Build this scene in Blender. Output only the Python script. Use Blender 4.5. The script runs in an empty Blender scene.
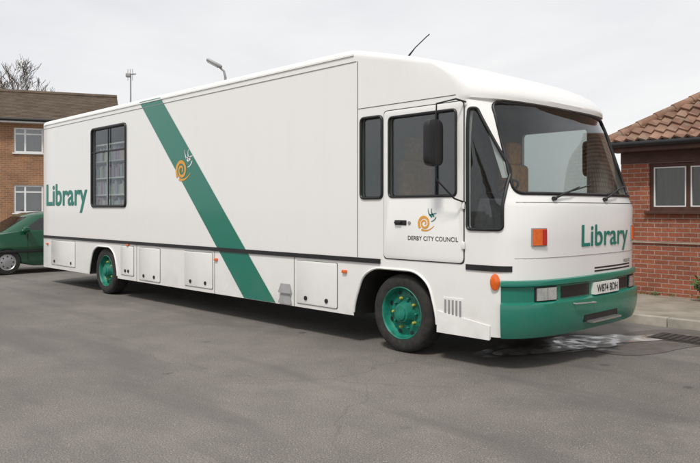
import bpy, bmesh, math, random
from mathutils import Vector, Matrix
random.seed(7)
S = bpy.context.scene
COL = S.collection

# ------------------------------------------------------------------ materials
def new_mat(name):
    m = bpy.data.materials.new(name); m.use_nodes = True
    nt = m.node_tree; nt.nodes.clear()
    out = nt.nodes.new('ShaderNodeOutputMaterial')
    b = nt.nodes.new('ShaderNodeBsdfPrincipled')
    nt.links.new(b.outputs[0], out.inputs[0])
    return m, nt, b, out

def noise(nt, vec, scale, detail=4, rough=.55, dist=0):
    n = nt.nodes.new('ShaderNodeTexNoise')
    n.inputs['Scale'].default_value = scale
    n.inputs['Detail'].default_value = detail
    n.inputs['Roughness'].default_value = rough
    n.inputs['Distortion'].default_value = dist
    if vec is not None: nt.links.new(vec, n.inputs['Vector'])
    return n.outputs['Fac']

def ramp(nt, fac, stops):
    r = nt.nodes.new('ShaderNodeValToRGB')
    el = r.color_ramp.elements
    while len(el) < len(stops): el.new(.5)
    for e, (p, c) in zip(el, stops):
        e.position = p
        e.color = (c, c, c, 1) if isinstance(c, (int, float)) else (*c, 1)
    nt.links.new(fac, r.inputs[0])
    return r.outputs[0]

def mix(nt, fac, a, b, mode='MIX'):
    m = nt.nodes.new('ShaderNodeMix'); m.data_type = 'RGBA'; m.blend_type = mode
    def put(sock, v):
        if isinstance(v, (int, float)): sock.default_value = v if sock.type == 'VALUE' else (v, v, v, 1)
        elif isinstance(v, tuple): sock.default_value = (*v, 1) if len(v) == 3 else v
        else: nt.links.new(v, sock)
    put(m.inputs[0], fac); put(m.inputs[6], a); put(m.inputs[7], b)
    return m.outputs[2]

def math_n(nt, op, a, b=None, c=None, clamp=False):
    m = nt.nodes.new('ShaderNodeMath'); m.operation = op; m.use_clamp = clamp
    for i, v in enumerate((a, b, c)):
        if v is None: continue
        if isinstance(v, (int, float)): m.inputs[i].default_value = v
        else: nt.links.new(v, m.inputs[i])
    return m.outputs[0]

def objco(nt):
    return nt.nodes.new('ShaderNodeTexCoord').outputs['Object']

def bump(nt, bsdf, h, strength=.3, dist=.01):
    b = nt.nodes.new('ShaderNodeBump')
    b.inputs['Strength'].default_value = strength
    b.inputs['Distance'].default_value = dist
    nt.links.new(h, b.inputs['Height'])
    nt.links.new(b.outputs[0], bsdf.inputs['Normal'])

def simple(name, col, rough=.5, metal=0, var=.12, vscale=6, coat=0, bmp=0, bscale=60):
    m, nt, b, o = new_mat(name)
    v = objco(nt)
    f = noise(nt, v, vscale, 5)
    lo = tuple(c*(1-var) for c in col); hi = tuple(min(1, c*(1+var)) for c in col)
    c = ramp(nt, f, [(.3, lo), (.7, hi)])
    nt.links.new(c, b.inputs['Base Color'])
    b.inputs['Roughness'].default_value = rough
    b.inputs['Metallic'].default_value = metal
    b.inputs['Coat Weight'].default_value = coat
    b.inputs['Coat Roughness'].default_value = .08
    if bmp: bump(nt, b, noise(nt, v, bscale, 3), bmp, .005)
    return m

def paint(name, col, dirt=(.34, .31, .27), rough=.22, amount=.45):
    """vehicle paint with a little road dirt low down"""
    m, nt, b, o = new_mat(name)
    v = objco(nt)
    sep = nt.nodes.new('ShaderNodeSeparateXYZ'); nt.links.new(v, sep.inputs[0])
    low = nt.nodes.new('ShaderNodeMapRange')
    low.inputs[1].default_value = .85; low.inputs[2].default_value = .25
    low.inputs[3].default_value = 0; low.inputs[4].default_value = 1
    nt.links.new(sep.outputs[2], low.inputs[0])
    mp = nt.nodes.new('ShaderNodeMapping'); mp.inputs['Scale'].default_value = (3, 3, .5)
    nt.links.new(v, mp.inputs[0])
    streak = ramp(nt, noise(nt, mp.outputs[0], 1.6, 6, .6), [(.5, 0.0), (.85, 1.0)])
    blot = ramp(nt, noise(nt, v, 3.5, 6, .6), [(.35, .1), (.8, 1.0)])
    d = math_n(nt, 'MULTIPLY', low.outputs[0], blot)
    d = math_n(nt, 'MULTIPLY', d, amount)
    d2 = math_n(nt, 'MULTIPLY', streak, .04)
    d = math_n(nt, 'ADD', d, d2, clamp=True)
    nt.links.new(mix(nt, d, col, dirt), b.inputs['Base Color'])
    r = math_n(nt, 'MULTIPLY_ADD', d, .5, rough)
    nt.links.new(r, b.inputs['Roughness'])
    b.inputs['Coat Weight'].default_value = .4
    b.inputs['Coat Roughness'].default_value = .06
    wav = noise(nt, v, 1.1, 2)
    bump(nt, b, wav, .14, .02)
    return m

def glass(name, tint=(.5, .55, .54), dark=.0, refl=.06, pw=3.2):
    m = bpy.data.materials.new(name); m.use_nodes = True
    nt = m.node_tree; nt.nodes.clear()
    out = nt.nodes.new('ShaderNodeOutputMaterial')
    tr = nt.nodes.new('ShaderNodeBsdfTransparent'); tr.inputs[0].default_value = (*tint, 1)
    gl = nt.nodes.new('ShaderNodeBsdfGlossy'); gl.inputs['Roughness'].default_value = .02
    gl.inputs[0].default_value = (.95, .97, 1, 1)
    df = nt.nodes.new('ShaderNodeBsdfDiffuse'); df.inputs[0].default_value = (.03, .035, .035, 1)
    lw = nt.nodes.new('ShaderNodeLayerWeight'); lw.inputs[0].default_value = .5
    p = math_n(nt, 'POWER', lw.outputs['Facing'], pw)
    f = math_n(nt, 'MULTIPLY_ADD', p, 1-refl, refl, clamp=True)
    m1 = nt.nodes.new('ShaderNodeMixShader'); m1.inputs[0].default_value = dark
    nt.links.new(tr.outputs[0], m1.inputs[1]); nt.links.new(df.outputs[0], m1.inputs[2])
    m2 = nt.nodes.new('ShaderNodeMixShader')
    nt.links.new(f, m2.inputs[0]); nt.links.new(m1.outputs[0], m2.inputs[1]); nt.links.new(gl.outputs[0], m2.inputs[2])
    v = objco(nt)
    b = nt.nodes.new('ShaderNodeBump'); b.inputs['Strength'].default_value = .05; b.inputs['Distance'].default_value = .02
    nt.links.new(noise(nt, v, 1.5, 2), b.inputs['Height']); nt.links.new(b.outputs[0], gl.inputs['Normal'])
    nt.links.new(m2.outputs[0], out.inputs[0])
    return m

def brick(name, c1, c2, mortar):
    m, nt, b, o = new_mat(name)
    v = objco(nt)
    sep = nt.nodes.new('ShaderNodeSeparateXYZ'); nt.links.new(v, sep.inputs[0])
    s = math_n(nt, 'ADD', sep.outputs[0], sep.outputs[1])
    cmb = nt.nodes.new('ShaderNodeCombineXYZ')
    nt.links.new(s, cmb.inputs[0]); nt.links.new(sep.outputs[2], cmb.inputs[1])
    t = nt.nodes.new('ShaderNodeTexBrick')
    nt.links.new(cmb.outputs[0], t.inputs['Vector'])
    t.inputs['Scale'].default_value = 1
    t.inputs['Brick Width'].default_value = .225
    t.inputs['Row Height'].default_value = .075
    t.inputs['Mortar Size'].default_value = .007
    t.inputs['Mortar Smooth'].default_value = .3
    t.inputs['Bias'].default_value = -.1
    t.inputs['Color1'].default_value = (*c1, 1); t.inputs['Color2'].default_value = (*c2, 1)
    t.inputs['Mortar'].default_value = (*mortar, 1)
    big = ramp(nt, noise(nt, v, 1.2, 6, .6), [(.3, .72), (.7, 1.15)])
    fine = ramp(nt, noise(nt, v, 25, 3), [(.3, .8), (.7, 1.15)])
    c = mix(nt, 1, t.outputs['Color'], big, 'MULTIPLY'); c = mix(nt, 1, c, fine, 'MULTIPLY')
    nt.links.new(c, b.inputs['Base Color']); b.inputs['Roughness'].default_value = .9
    h = math_n(nt, 'SUBTRACT', 1, t.outputs['Fac'])
    bump(nt, b, h, .6, .006)
    return m

M_white = paint('white_paint', (.85, .847, .83))
M_teal = paint('teal_paint', (.003, .175, .118), (.16, .19, .16), .25, .3)
M_teal_text = simple('teal_lettering', (.005, .20, .15), .35, var=.05)
M_black = simple('black_plastic', (.012, .012, .013), .45, var=.3)
M_seal = simple('panel_gap_rubber', (.03, .03, .03), .8)
M_rubber = simple('tyre_rubber', (.026, .024, .022), .85, var=.4, vscale=14, bmp=.4)
M_dark = simple('underbody_dark', (.02, .019, .018), .9, var=.3)
M_inter = simple('interior_lining', (.30, .29, .27), .8)
M_alum = simple('aluminium', (.55, .55, .54), .35, .9, var=.1)
M_grey = simple('grey_metal', (.33, .33, .33), .5, .3)
M_rim = simple('teal_wheel_paint', (.008, .17, .118), .5, var=.5, vscale=10)
M_nut = simple('yellow_wheel_nut', (.45, .42, .06), .6, var=.4, vscale=30)
M_orange = simple('orange_lens', (.75, .13, .01), .2, coat=.6, var=.15, vscale=40)
M_red = simple('red_lens', (.5, .03, .02), .2, coat=.6)
M_lens = simple('clear_lens', (.62, .64, .64), .08, .6, var=.2, vscale=50, coat=.8)
M_plate = simple('white_plate', (.78, .78, .74), .4, var=.03)
M_ink = simple('black_ink', (.015, .015, .02), .5)
M_gold = simple('orange_emblem', (.78, .36, .05), .45, var=.08)
M_tan = simple('tan_seat', (.55, .30, .10), .9, var=.25, vscale=20)
M_blueseat = simple('grey_dashboard', (.07, .072, .078), .9, var=.3, vscale=20)
M_glass = glass('cab_glass', (.66, .70, .69), .0, .07, 3.6)
M_wglass = glass('windscreen_glass', (.84, .87, .86), .0, .06, 4.5)
M_dglass = glass('tinted_glass', (.80, .83, .82), .0, .05, 5.0)
M_cglass = glass('car_glass', (.30, .33, .32), .4, .12)
M_hglass = glass('house_glass', (.62, .64, .64), .15, .14)
M_brickR = brick('red_brick', (.36, .112, .060), (.25, .078, .045), (.36, .31, .26))
M_brickL = brick('brown_brick', (.37, .175, .08), (.28, .13, .065), (.38, .32, .25))
M_wood = simple('dark_stained_wood', (.075, .03, .02), .6, var=.25, vscale=8)
M_upvc = simple('white_window_frame', (.78, .78, .77), .4, var=.04)
M_conc = simple('concrete', (.36, .33, .28), .9, var=.22, vscale=5, bmp=.3, bscale=40)
M_net = simple('net_curtain', (.62, .62, .6), .9, var=.1, vscale=15)
M_render = simple('pale_render', (.5, .47, .42), .9, var=.15, vscale=1)
M_bark = simple('bark', (.11, .085, .065), .95, var=.3, vscale=20)
M_leaf = simple('leaf_green', (.07, .13, .035), .6, var=.5, vscale=30)
M_iron = simple('cast_iron', (.06, .05, .045), .7, .4, var=.35, vscale=25)
M_car = paint('dark_green_car_paint', (.006, .075, .036), (.12, .11, .09), .12, .3)
M_hubcap = simple('silver_hubcap', (.45, .45, .46), .35, .6)
M_paper = simple('white_paper', (.8, .8, .78), .8, var=.03)
def books_mat():
    m, nt, b, o = new_mat('shelved_books'); v = objco(nt)
    mp = nt.nodes.new('ShaderNodeMapping'); mp.inputs['Scale'].default_value = (22, .01, 3.4); nt.links.new(v, mp.inputs[0])
    vo = nt.nodes.new('ShaderNodeTexVoronoi'); vo.inputs['Scale'].default_value = 1; vo.inputs['Randomness'].default_value = .35; nt.links.new(mp.outputs[0], vo.inputs['Vector'])
    hs = nt.nodes.new('ShaderNodeHueSaturation'); hs.inputs['Saturation'].default_value = .45; hs.inputs['Value'].default_value = .6
    nt.links.new(vo.outputs['Color'], hs.inputs['Color'])
    nt.links.new(hs.outputs[0], b.inputs['Base Color']); b.inputs['Roughness'].default_value = .7
    return m
M_books = books_mat()

# ------------------------------------------------------------------ geometry helpers
def fix_normals(bm):
    bmesh.ops.recalc_face_normals(bm, faces=bm.faces)
    if all(len(e.link_faces) == 2 for e in bm.edges) and bm.calc_volume(signed=True) < 0:
        bmesh.ops.reverse_faces(bm, faces=bm.faces)
def sharpen(me, ang=35):
    bm = bmesh.new(); bm.from_mesh(me)
    ca = math.radians(ang)
    for e in bm.edges:
        e.smooth = not (len(e.link_faces) != 2 or e.calc_face_angle(0) > ca)
    for f in bm.faces: f.smooth = True
    bm.to_mesh(me); bm.free()

def link(name, me, mats, parent=None, smooth=None):
    if not isinstance(mats, (list, tuple)): mats = [mats]
    if not me.materials:
        for m in mats: me.materials.append(m)
    ob = bpy.data.objects.new(name, me); COL.objects.link(ob)
    if parent: ob.parent = parent
    if smooth: sharpen(me, smooth)
    return ob

def mesh_obj(name, verts, faces, mat, parent=None, smooth=None, fixn=True):
    me = bpy.data.meshes.new(name); me.from_pydata([tuple(v) for v in verts], [], faces); me.update()
    if fixn:
        bm = bmesh.new(); bm.from_mesh(me); fix_normals(bm); bm.to_mesh(me); bm.free()
    return link(name, me, mat, parent, smooth)

def empty(name, loc, rot=0, label='', category='', group=None):
    e = bpy.data.objects.new(name, None); COL.objects.link(e)
    e.location = loc; e.rotation_euler = (0, 0, rot); e.empty_display_size = .3
    e['label'] = label; e['category'] = category
    if group: e['group'] = group
    return e

class MB:
    """accumulates boxes / tubes / lathes into one part mesh"""
    def __init__(s): s.v = []; s.f = []; s.m = []
    def add(s, vs, fs, mi=0):
        o = len(s.v); s.v += [tuple(v) for v in vs]
        s.f += [tuple(i+o for i in f) for f in fs]; s.m += [mi]*len(fs); return s
    def box(s, x0, x1, y0, y1, z0, z1, mi=0, b=0):
        if b:
            bm = bmesh.new(); bmesh.ops.create_cube(bm, size=1)
            for v in bm.verts: v.co = Vector(((x0+x1)/2+v.co.x*(x1-x0), (y0+y1)/2+v.co.y*(y1-y0), (z0+z1)/2+v.co.z*(z1-z0)))
            bmesh.ops.bevel(bm, geom=bm.edges[:], offset=b, segments=2, affect='EDGES', profile=.5)
            bm.verts.index_update()
            s.add([v.co[:] for v in bm.verts], [tuple(v.index for v in f.verts) for f in bm.faces], mi); bm.free(); return s
        v = [(x0,y0,z0),(x1,y0,z0),(x1,y1,z0),(x0,y1,z0),(x0,y0,z1),(x1,y0,z1),(x1,y1,z1),(x0,y1,z1)]
        return s.add(v, [(0,3,2,1),(4,5,6,7),(0,1,5,4),(1,2,6,5),(2,3,7,6),(3,0,4,7)], mi)
    def tube(s, pts, r, n=8, mi=0, closed=False):
        pts = [Vector(p) for p in pts]; k = len(pts)
        rs = r if isinstance(r, (list, tuple)) else [r]*k
        vs = []; prev = None
        for i, p in enumerate(pts):
            if closed: t = pts[(i+1) % k]-pts[i-1]
            else: t = pts[min(i+1, k-1)]-pts[max(i-1, 0)]
            t.normalize()
            if prev is None:
                a = Vector((0, 0, 1)) if abs(t.z) < .9 else Vector((1, 0, 0))
                u = t.cross(a).normalized()
            else:
                u = prev - t*prev.dot(t)
                u = u.normalized() if u.length > 1e-5 else t.orthogonal().normalized()
            prev = u; w = t.cross(u)
            for j in range(n):
                an = 2*math.pi*j/n
                vs.append(p+(u*math.cos(an)+w*math.sin(an))*rs[i])
        fs = []
        for i in range(k if closed else k-1):
            a = i*n; b2 = ((i+1) % k)*n
            for j in range(n): fs.append((a+j, a+(j+1) % n, b2+(j+1) % n, b2+j))
        if not closed: fs += [tuple(range(n))[::-1], tuple(range((k-1)*n, k*n))]
        return s.add(vs, fs, mi)
    def lathe_y(s, prof, cx, cy, cz, n=48, mi=0, closed=True, cap0=True):
        vs = []; k = len(prof)
        for (r, y) in prof:
            for j in range(n):
                a = 2*math.pi*j/n; vs.append((cx+r*math.cos(a), cy+y, cz+r*math.sin(a)))
        fs = []
        for i in range(k if closed else k-1):
            a = i*n; b2 = ((i+1) % k)*n
            for j in range(n): fs.append((a+j, a+(j+1) % n, b2+(j+1) % n, b2+j))
        if not closed:
            if cap0: fs.append(tuple(range(n))[::-1])
            fs.append(tuple(range((k-1)*n, k*n)))
        return s.add(vs, fs, mi)
    def obj(s, name, mats, parent=None, smooth=35):
        me = bpy.data.meshes.new(name); me.from_pydata(s.v, [], s.f); me.update()
        if not isinstance(mats, (list, tuple)): mats = [mats]
        for m in mats: me.materials.append(m)
        for p, i in zip(me.polygons, s.m): p.material_index = i
        bm = bmesh.new(); bm.from_mesh(me); bmesh.ops.recalc_face_normals(bm, faces=bm.faces); bm.to_mesh(me); bm.free()
        return link(name, me, mats, parent, smooth)

def rpoly(pts, r, n=5):
    out = []; k = len(pts)
    for i in range(k):
        p = Vector(pts[i]); a = Vector(pts[i-1]); b = Vector(pts[(i+1) % k])
        da = (a-p); db = (b-p); rr = min(r, da.length*.45, db.length*.45)
        p0 = p+da.normalized()*rr; p1 = p+db.normalized()*rr
        for j in range(n+1):
            t = j/n; out.append(((1-t)**2*p0+2*t*(1-t)*p+t*t*p1)[:])
    return out
def rect(x0, x1, z0, z1, r=0, n=5):
    p = [(x0, z0), (x1, z0), (x1, z1), (x0, z1)]
    return rpoly(p, r, n) if r else p

def cleanup_curve(ob, cu):
    bpy.data.objects.remove(ob); bpy.data.curves.remove(cu)

def plate(name, outlines, depth, mapf, mat, parent=None, bevel=0, smooth=35):
    cu = bpy.data.curves.new('tmp', 'CURVE'); cu.dimensions = '2D'; cu.fill_mode = 'BOTH'
    cu.extrude = depth/2; cu.bevel_depth = bevel; cu.bevel_resolution = 1
    for o in outlines:
        sp = cu.splines.new('POLY'); sp.points.add(len(o)-1); sp.use_cyclic_u = True
        for p, q in zip(sp.points, o): p.co = (q[0], q[1], 0, 1)
    ob = bpy.data.objects.new('tmp', cu); COL.objects.link(ob)
    dg = bpy.context.evaluated_depsgraph_get(); dg.update()
    me = bpy.data.meshes.new_from_object(ob.evaluated_get(dg))
    cleanup_curve(ob, cu)
    bm = bmesh.new(); bm.from_mesh(me); bmesh.ops.remove_doubles(bm, verts=bm.verts, dist=1e-5)
    for v in bm.verts: v.co = Vector(mapf(v.co.x, v.co.y, v.co.z))
    fix_normals(bm)
    bm.to_mesh(me); bm.free(); me.materials.clear()
    return link(name, me, mat, parent, smooth)

def text(name, s, x0, x1, y0, y1, mapf, mat, parent, bold=0.0, capref='L'):
    def mk(body):
        cu = bpy.data.curves.new('tmp', 'FONT'); cu.body = body; cu.size = 1; cu.offset = bold
        cu.resolution_u = 4
        ob = bpy.data.objects.new('tmp', cu); COL.objects.link(ob)
        dg = bpy.context.evaluated_depsgraph_get(); dg.update()
        me = bpy.data.meshes.new_from_object(ob.evaluated_get(dg)); cleanup_curve(ob, cu); return me
    ref = mk(capref); ch = max(v.co.y for v in ref.vertices)
    me = mk(s); xs = [v.co.x for v in me.vertices]; a, b = min(xs), max(xs)
    bm = bmesh.new(); bm.from_mesh(me)
    bmesh.ops.remove_doubles(bm, verts=bm.verts, dist=1e-5)
    bmesh.ops.triangulate(bm, faces=bm.faces)
    for v in bm.verts:
        v.co = Vector(mapf(x0+(v.co.x-a)/(b-a)*(x1-x0), y0+v.co.y/ch*(y1-y0), 0))
    bm.to_mesh(me); bm.free(); me.materials.clear()
    return link(name, me, mat, parent)

# =================================================================== BUS
W = 2.6; C = 1.3; XR = -9.87; ZB = .32; ZT = 3.29
def roof_h(x):
    t = x+.72
    return ZT-.122*(t+math.sqrt(t*t+.006))
KEYS = [(.32, 1.13, .36), (.60, 1.15, .38), (1.52, 1.16, .38), (1.63, 1.11, .38), (2.40, .81, .42), (2.665, .735, .43),
        (2.70, .755, .452), (2.80, .755, .455), (2.92, .725, .455), (3.02, .67, .45), (3.10, .60, .44), (3.17, .51, .42), (3.22, .42, .39), (3.26, .32, .36), (3.28, .22, .33), (3.29, .12, .30)]
def prm(zl):
    if zl <= KEYS[0][0]: return KEYS[0][1:]
    for a, b in zip(KEYS, KEYS[1:]):
        if zl <= b[0]:
            t = (zl-a[0])/(b[0]-a[0]); return (a[1]+(b[1]-a[1])*t, a[2]+(b[2]-a[2])*t)
    return KEYS[-1][1:]
def z2zl(z, x):
    return z if z < 2.4 else 2.4+(z-2.4)*(ZT-2.4)/(roof_h(x)-2.4)
def zl2z(zl, x):
    return zl if zl < 2.4 else 2.4+(zl-2.4)*(roof_h(x)-2.4)/(ZT-2.4)
PE = 3.0; QE = 2.2
def front_x(y, z):
    s = min(.9999, abs((y-C)/C)); x = 1.2
    for _ in range(6):
        xs, A = prm(z2zl(z, x)); x = xs+A*(1-s**PE)**(1/QE)
    return x
def side_y(x, z):
    xs, A = prm(z2zl(z, x))
    if x <= xs: return 0.0
    t = min(.999, (x-xs)/A)
    return C*(1-(1-t**QE)**(1/PE))
def outline(zl, off=0.0):
    xs, A = prm(zl)
    ins = 0
    if zl > 3.21:
        q = min(1, (zl-3.21)/.08); ins = .075*(1-math.sqrt(max(0, 1-q*q)))
    cw = C-off-ins; xr = XR+off+ins*.6; rc = .10
    half = [(xr+rc-rc*math.cos(a), C-cw+rc-rc*math.sin(a)) for a in [j/4*math.pi/2 for j in range(5)]]
    st = [-9.4+.62*i for i in range(14)]+[-.95, -.82, -.72, -.62, -.45, -.2, .03]
    half += [(x, C-cw) for x in st]
    for j in range(19):
        th = j/18*.965
        s = -math.cos(th*math.pi/2)
        half.append((xs-off+A*(1-abs(s)**PE)**(1/QE), C+s*cw))
    full = half+[(x, W-y) for x, y in half[::-1]]
    return full
def loft(levels, off=0, crown=.035):
    rings = []
    for zl in levels:
        rings.append([(x, y, zl2z(zl, x)) for x, y in outline(zl, off)])
    top = rings[-1]; zl = levels[-1]
    for k in (.93, .8, .55, .3, .1):
        r = []
        for x, y, z in top:
            x2 = x if x < -.5 else -.5+(x+.5)*(.35+.65*k)
            r.append((x2, C+(y-C)*k, zl2z(zl, x2)+crown*(1-k*k)))
        rings.append(r)
    n = len(top); vs = [p for r in rings for p in r]; fs = []
    for i in range(len(rings)-1):
        for j in range(n):
            fs.append((i*n+j, i*n+(j+1) % n, (i+1)*n+(j+1) % n, (i+1)*n+j))
    L = (len(rings)-1)*n
    for i in range(n//2-1):
        fs.append((L+i, L+i+1, L+n-2-i, L+n-1-i))
        fs.append((i+1, i, n-1-i, n-2-i))
    return vs, fs

bus = empty('mobile_library_bus', (0, 0, 0), 0,
            'long white mobile library vehicle with diagonal teal stripe parked on tarmac', 'mobile library')

lv = [.32, .36, .6, .9, 1.2, 1.52, 1.575, 1.63, 1.9, 2.15, 2.4, 2.55, 2.665, 2.70, 2.75, 2.8, 2.86, 2.92, 2.97, 3.02, 3.06, 3.10, 3.14, 3.17, 3.195, 3.22, 3.24, 3.26, 3.27, 3.28, 3.286, 3.29]
vs, fs = loft(lv)
body = mesh_obj('body', vs, fs, M_white, bus)
vs, fs = loft([.97, 1.3, 1.63, 2.0, 2.4, 2.665, 2.9, 2.98], off=.05, crown=.0)
cav = mesh_obj('cut', vs, fs, M_white)
cutters = [cav]
def side_cut(poly, y0, y1):
    o = plate('cut', [poly], 1.0, lambda a, b, c: (a, y0+(c+.5)*(y1-y0), b), M_white, smooth=None)
    cutters.append(o)
REARWIN = rect(-7.46, -6.13, 1.55, 2.93, .07)
W1 = rect(-.545, -.225, 1.62, 2.49, .05)
WD = rect(-.125, .775, 1.62, 2.47, .05)
WQ = rpoly([(.89, 1.31), (1.265, 1.31), (1.265, 1.86), (.955, 2.46), (.89, 2.46)], .045)
side_cut(REARWIN, -.2, .3); side_cut(W1, -.2, .3); side_cut(WD, -.2, .3); side_cut(WQ, -.2, .14)
side_cut(WD, W-.3, W+.2); side_cut(REARWIN, W-.3, W+.2)
def arch(cx, hw_rear, hw_front, top):
    p = [(cx-hw_rear, .1), (cx-hw_rear, .42), (cx-hw_rear+.14, top-.1), (cx-hw_rear+.32, top), (cx+hw_front-.28, top), (cx+hw_front-.10, top-.12), (cx+hw_front, .42), (cx+hw_front, .1)]
    return rpoly(p, .12, 4)
ARF = arch(0, .66, .52, .87); ARR = arch(-7.0, .56, .56, .84)
for a in (ARF, ARR):
    side_cut(a, -.2, .62); side_cut(a, W-.62, W+.2)
WS = rpoly([(.13, 1.645), (W-.13, 1.645), (W-.19, 2.525), (.19, 2.525)], .09)
cutters.append(plate('cut', [WS], 1.0, lambda a, b, c: (1.3+c*.9, a, b), M_white, smooth=None))
for c in cutters:
    md = body.modifiers.new('b', 'BOOLEAN'); md.operation = 'DIFFERENCE'; md.object = c; md.solver = 'EXACT'
dg = bpy.context.evaluated_depsgraph_get(); dg.update()
me = bpy.data.meshes.new_from_object(body.evaluated_get(dg))
body.modifiers.clear(); old = body.data; body.data = me
for c in cutters: bpy.data.objects.remove(c)
me.materials.clear(); me.materials.append(M_white); me.materials.append(M_dark); me.materials.append(M_inter)
for p in me.polygons:
    ce = p.center; p.material_index = 0
    ys = [me.vertices[i].co.y for i in p.vertices]; mi = min(ys); ma = max(ys)
    inward = p.normal.dot(ce-Vector((min(max(ce.x, -9.2), .2), C, 2.0))) < 0
    if ce.z < .35 and abs(p.normal.z) > .5: p.material_index = 1
    elif ce.z < .90 and (-7.7 < ce.x < -6.3 or -.8 < ce.x < .6) and ma-mi > .1 and ce.z > .2: p.material_index = 1
    elif ce.z < .90 and (abs(ce.y-.62) < .02 or abs(ce.y-(W-.62)) < .02): p.material_index = 1
    elif inward and .04 < ce.y < W-.04 and .96 < ce.z < 3.1 and ce.x > XR+.04: p.material_index = 2
sharpen(me, 30)

def grid_patch(name, f, nu, nv, mat, parent):
    vs = [f(i/nu, j/nv) for j in range(nv+1) for i in range(nu+1)]
    fs = [(j*(nu+1)+i, j*(nu+1)+i+1, (j+1)*(nu+1)+i+1, (j+1)*(nu+1)+i) for j in range(nv) for i in range(nu)]
    o = mesh_obj(name, vs, fs, mat, parent, fixn=False)
    for p in o.data.polygons: p.use_smooth = True
    return o
def wsf(u, v):
    z = 1.63+v*.91; m = .115+v*.055; y = m+u*(W-2*m)
    return (front_x(y, z)-.018, y, z)
ws = grid_patch('windscreen', wsf, 36, 12, M_wglass, bus)
def border(poly, f, r, name, parent, mat=M_black, dens=.08):
    pts = []
    for i in range(len(poly)):
        a = Vector(poly[i]); b = Vector(poly[(i+1) % len(poly)]); k = max(1, int((b-a).length/dens))
        for j in range(k):
            q = a+(b-a)*j/k; pts.append(f(q[0], q[1]))
    mb = MB(); mb.tube(pts, r, 6, closed=True); return mb.obj(name, mat, parent, 60)
border(WS, lambda a, b: (front_x(a, b)+.002, a, b), .017, 'seal', ws)
def side_glass(name, poly, y, mat, par=None):
    return plate(name, [poly], .006, lambda a, b, c: (a, y+c, b), mat, par or bus, smooth=None)
gw = side_glass('side_window', REARWIN, .02, M_dglass); gw['label'] = 'tinted saloon window with black frame, books inside'
border(REARWIN, lambda a, b: (a, -.004, b), .026, 'frame', gw)
mb = MB(); mb.box(-7.44, -6.15, -.012, .004, 2.50, 2.525); mb.box(-6.80, -6.785, -.010, .006, 1.57, 2.91); mb.obj('glazing_bar', M_black, gw)
gw2 = side_glass('side_window', REARWIN, W-.02, M_dglass)
g1 = side_glass('side_window', W1, .02, M_glass); border(W1, lambda a, b: (a, -.004, b), .018, 'frame', g1)
def q_grid(u, v):
    z = 1.31+v*1.15; xm = 1.265 if z < 1.86 else 1.265-(z-1.86)/.6*.31
    x = .89+u*(xm-.89); return (x, side_y(x, z)+.012, z)
gq = grid_patch('quarter_window', q_grid, 8, 12, M_glass, bus)
border(WQ, lambda a, b: (a, side_y(a, b)-.004, b), .017, 'frame', gq)
gf = plate('side_window', [WD], .006, lambda a, b, c: (a, W-.02+c, b), M_glass, bus, smooth=None)

# driver's door
door = plate('door', [rpoly([(-.19, .985), (.845, .985), (.845, 2.53), (-.19, 2.53)], .05), rect(-.115, .765, 1.63, 2.46, .05)], .010,
             lambda a, b, c: (a, -.006+c, b), M_white, bus, bevel=.002)
plate('seal', [rpoly([(-.202, .973), (.857, .973), (.857, 2.542), (-.202, 2.542)], .05), rect(-.125, .775, 1.62, 2.47, .05)], .003,
      lambda a, b, c: (a, -.003+c, b), M_seal, door)
dwn = side_glass('window', WD, .012, M_glass, door)
border(rect(-.115, .765, 1.63, 2.46, .05), lambda a, b: (a, -.014, b), .015, 'frame', dwn)
mb = MB(); mb.box(.50, .515, -.012, .01, 1.63, 2.46); mb.obj('glazing_bar', M_black, dwn)
mb = MB(); mb.box(-.03, .13, -.022, -.010, 1.335, 1.385, b=.004); mb.box(-.02, .07, -.045, -.020, 1.35, 1.372, b=.006); mb.obj('handle', M_black, door)
mb = MB(); mb.lathe_y([(0.018, 0), (.018, -.012), (.001, -.014)], .17, -.010, 1.36, 16, closed=False); mb.obj('lock', M_grey, door)
for z in (1.12, 1.5):
    mb = MB(); mb.box(.835, .87, -.03, -.010, z, z+.07, b=.005); mb.obj('hinge', M_white, door)

def side_strip(name, x0, x1, z0, z1, off, mat, th=.012, n=None, par=None):
    n = n or max(2, int((x1-x0)/.25)); mb = MB(); vs = []
    for i in range(n+1):
        x = x0+(x1-x0)*i/n
        yy = side_y(x, (z0+z1)/2)
        vs += [(x, yy-off, z0), (x, yy-off, z1), (x, yy-off+th, z1), (x, yy-off+th, z0)]
    fs = [(0, 1, 2, 3), (4*n+3, 4*n+2, 4*n+1, 4*n)]
    for i in range(n):
        a = 4*i; b = a+4
        fs += [(a, b, b+1, a+1), (a+1, b+1, b+2, a+2), (a+2, b+2, b+3, a+3), (a+3, b+3, b, a)]
    mb.add(vs, fs); return mb.obj(name, mat, par or bus)
side_strip('rubbing_strip', -9.78, -.25, .918, .968, .018, M_black, .017)
side_strip('rubbing_strip', .875, 1.33, .925, .978, .012, M_black, .012, 12)
side_strip('roof_gutter', -9.75, -.66, 3.20, 3.218, .012, M_white, .016)
side_strip('body_trim', -9.8, -.62, 3.128, 3.135, .006, M_grey, .006)
def seam(x, z0, z1, w=.005):
    return side_strip('panel_joint', x-w/2, x+w/2, z0, z1, .0035, M_seal, .003, 2)
seam(-.60, .97, 3.13, .007)
for x in (-5.75, -3.45, -1.70): seam(x, .32, .915)
side_strip('panel_joint', -.59, .75, 2.60, 2.605, .0035, M_seal, .003, 12)

# diagonal stripe
vs = []; n = 14
for i in range(n+1):
    z = ZB+.005+(3.235-ZB-.005)*i/n; dx = 3.28-z
    vs += [(-5.70+dx, -.004, z), (-5.02+dx, -.004, z)]
fs = [(2*i, 2*i+1, 2*i+3, 2*i+2) for i in range(n)]
mesh_obj('diagonal_stripe', vs, fs, M_teal, bus)

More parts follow.
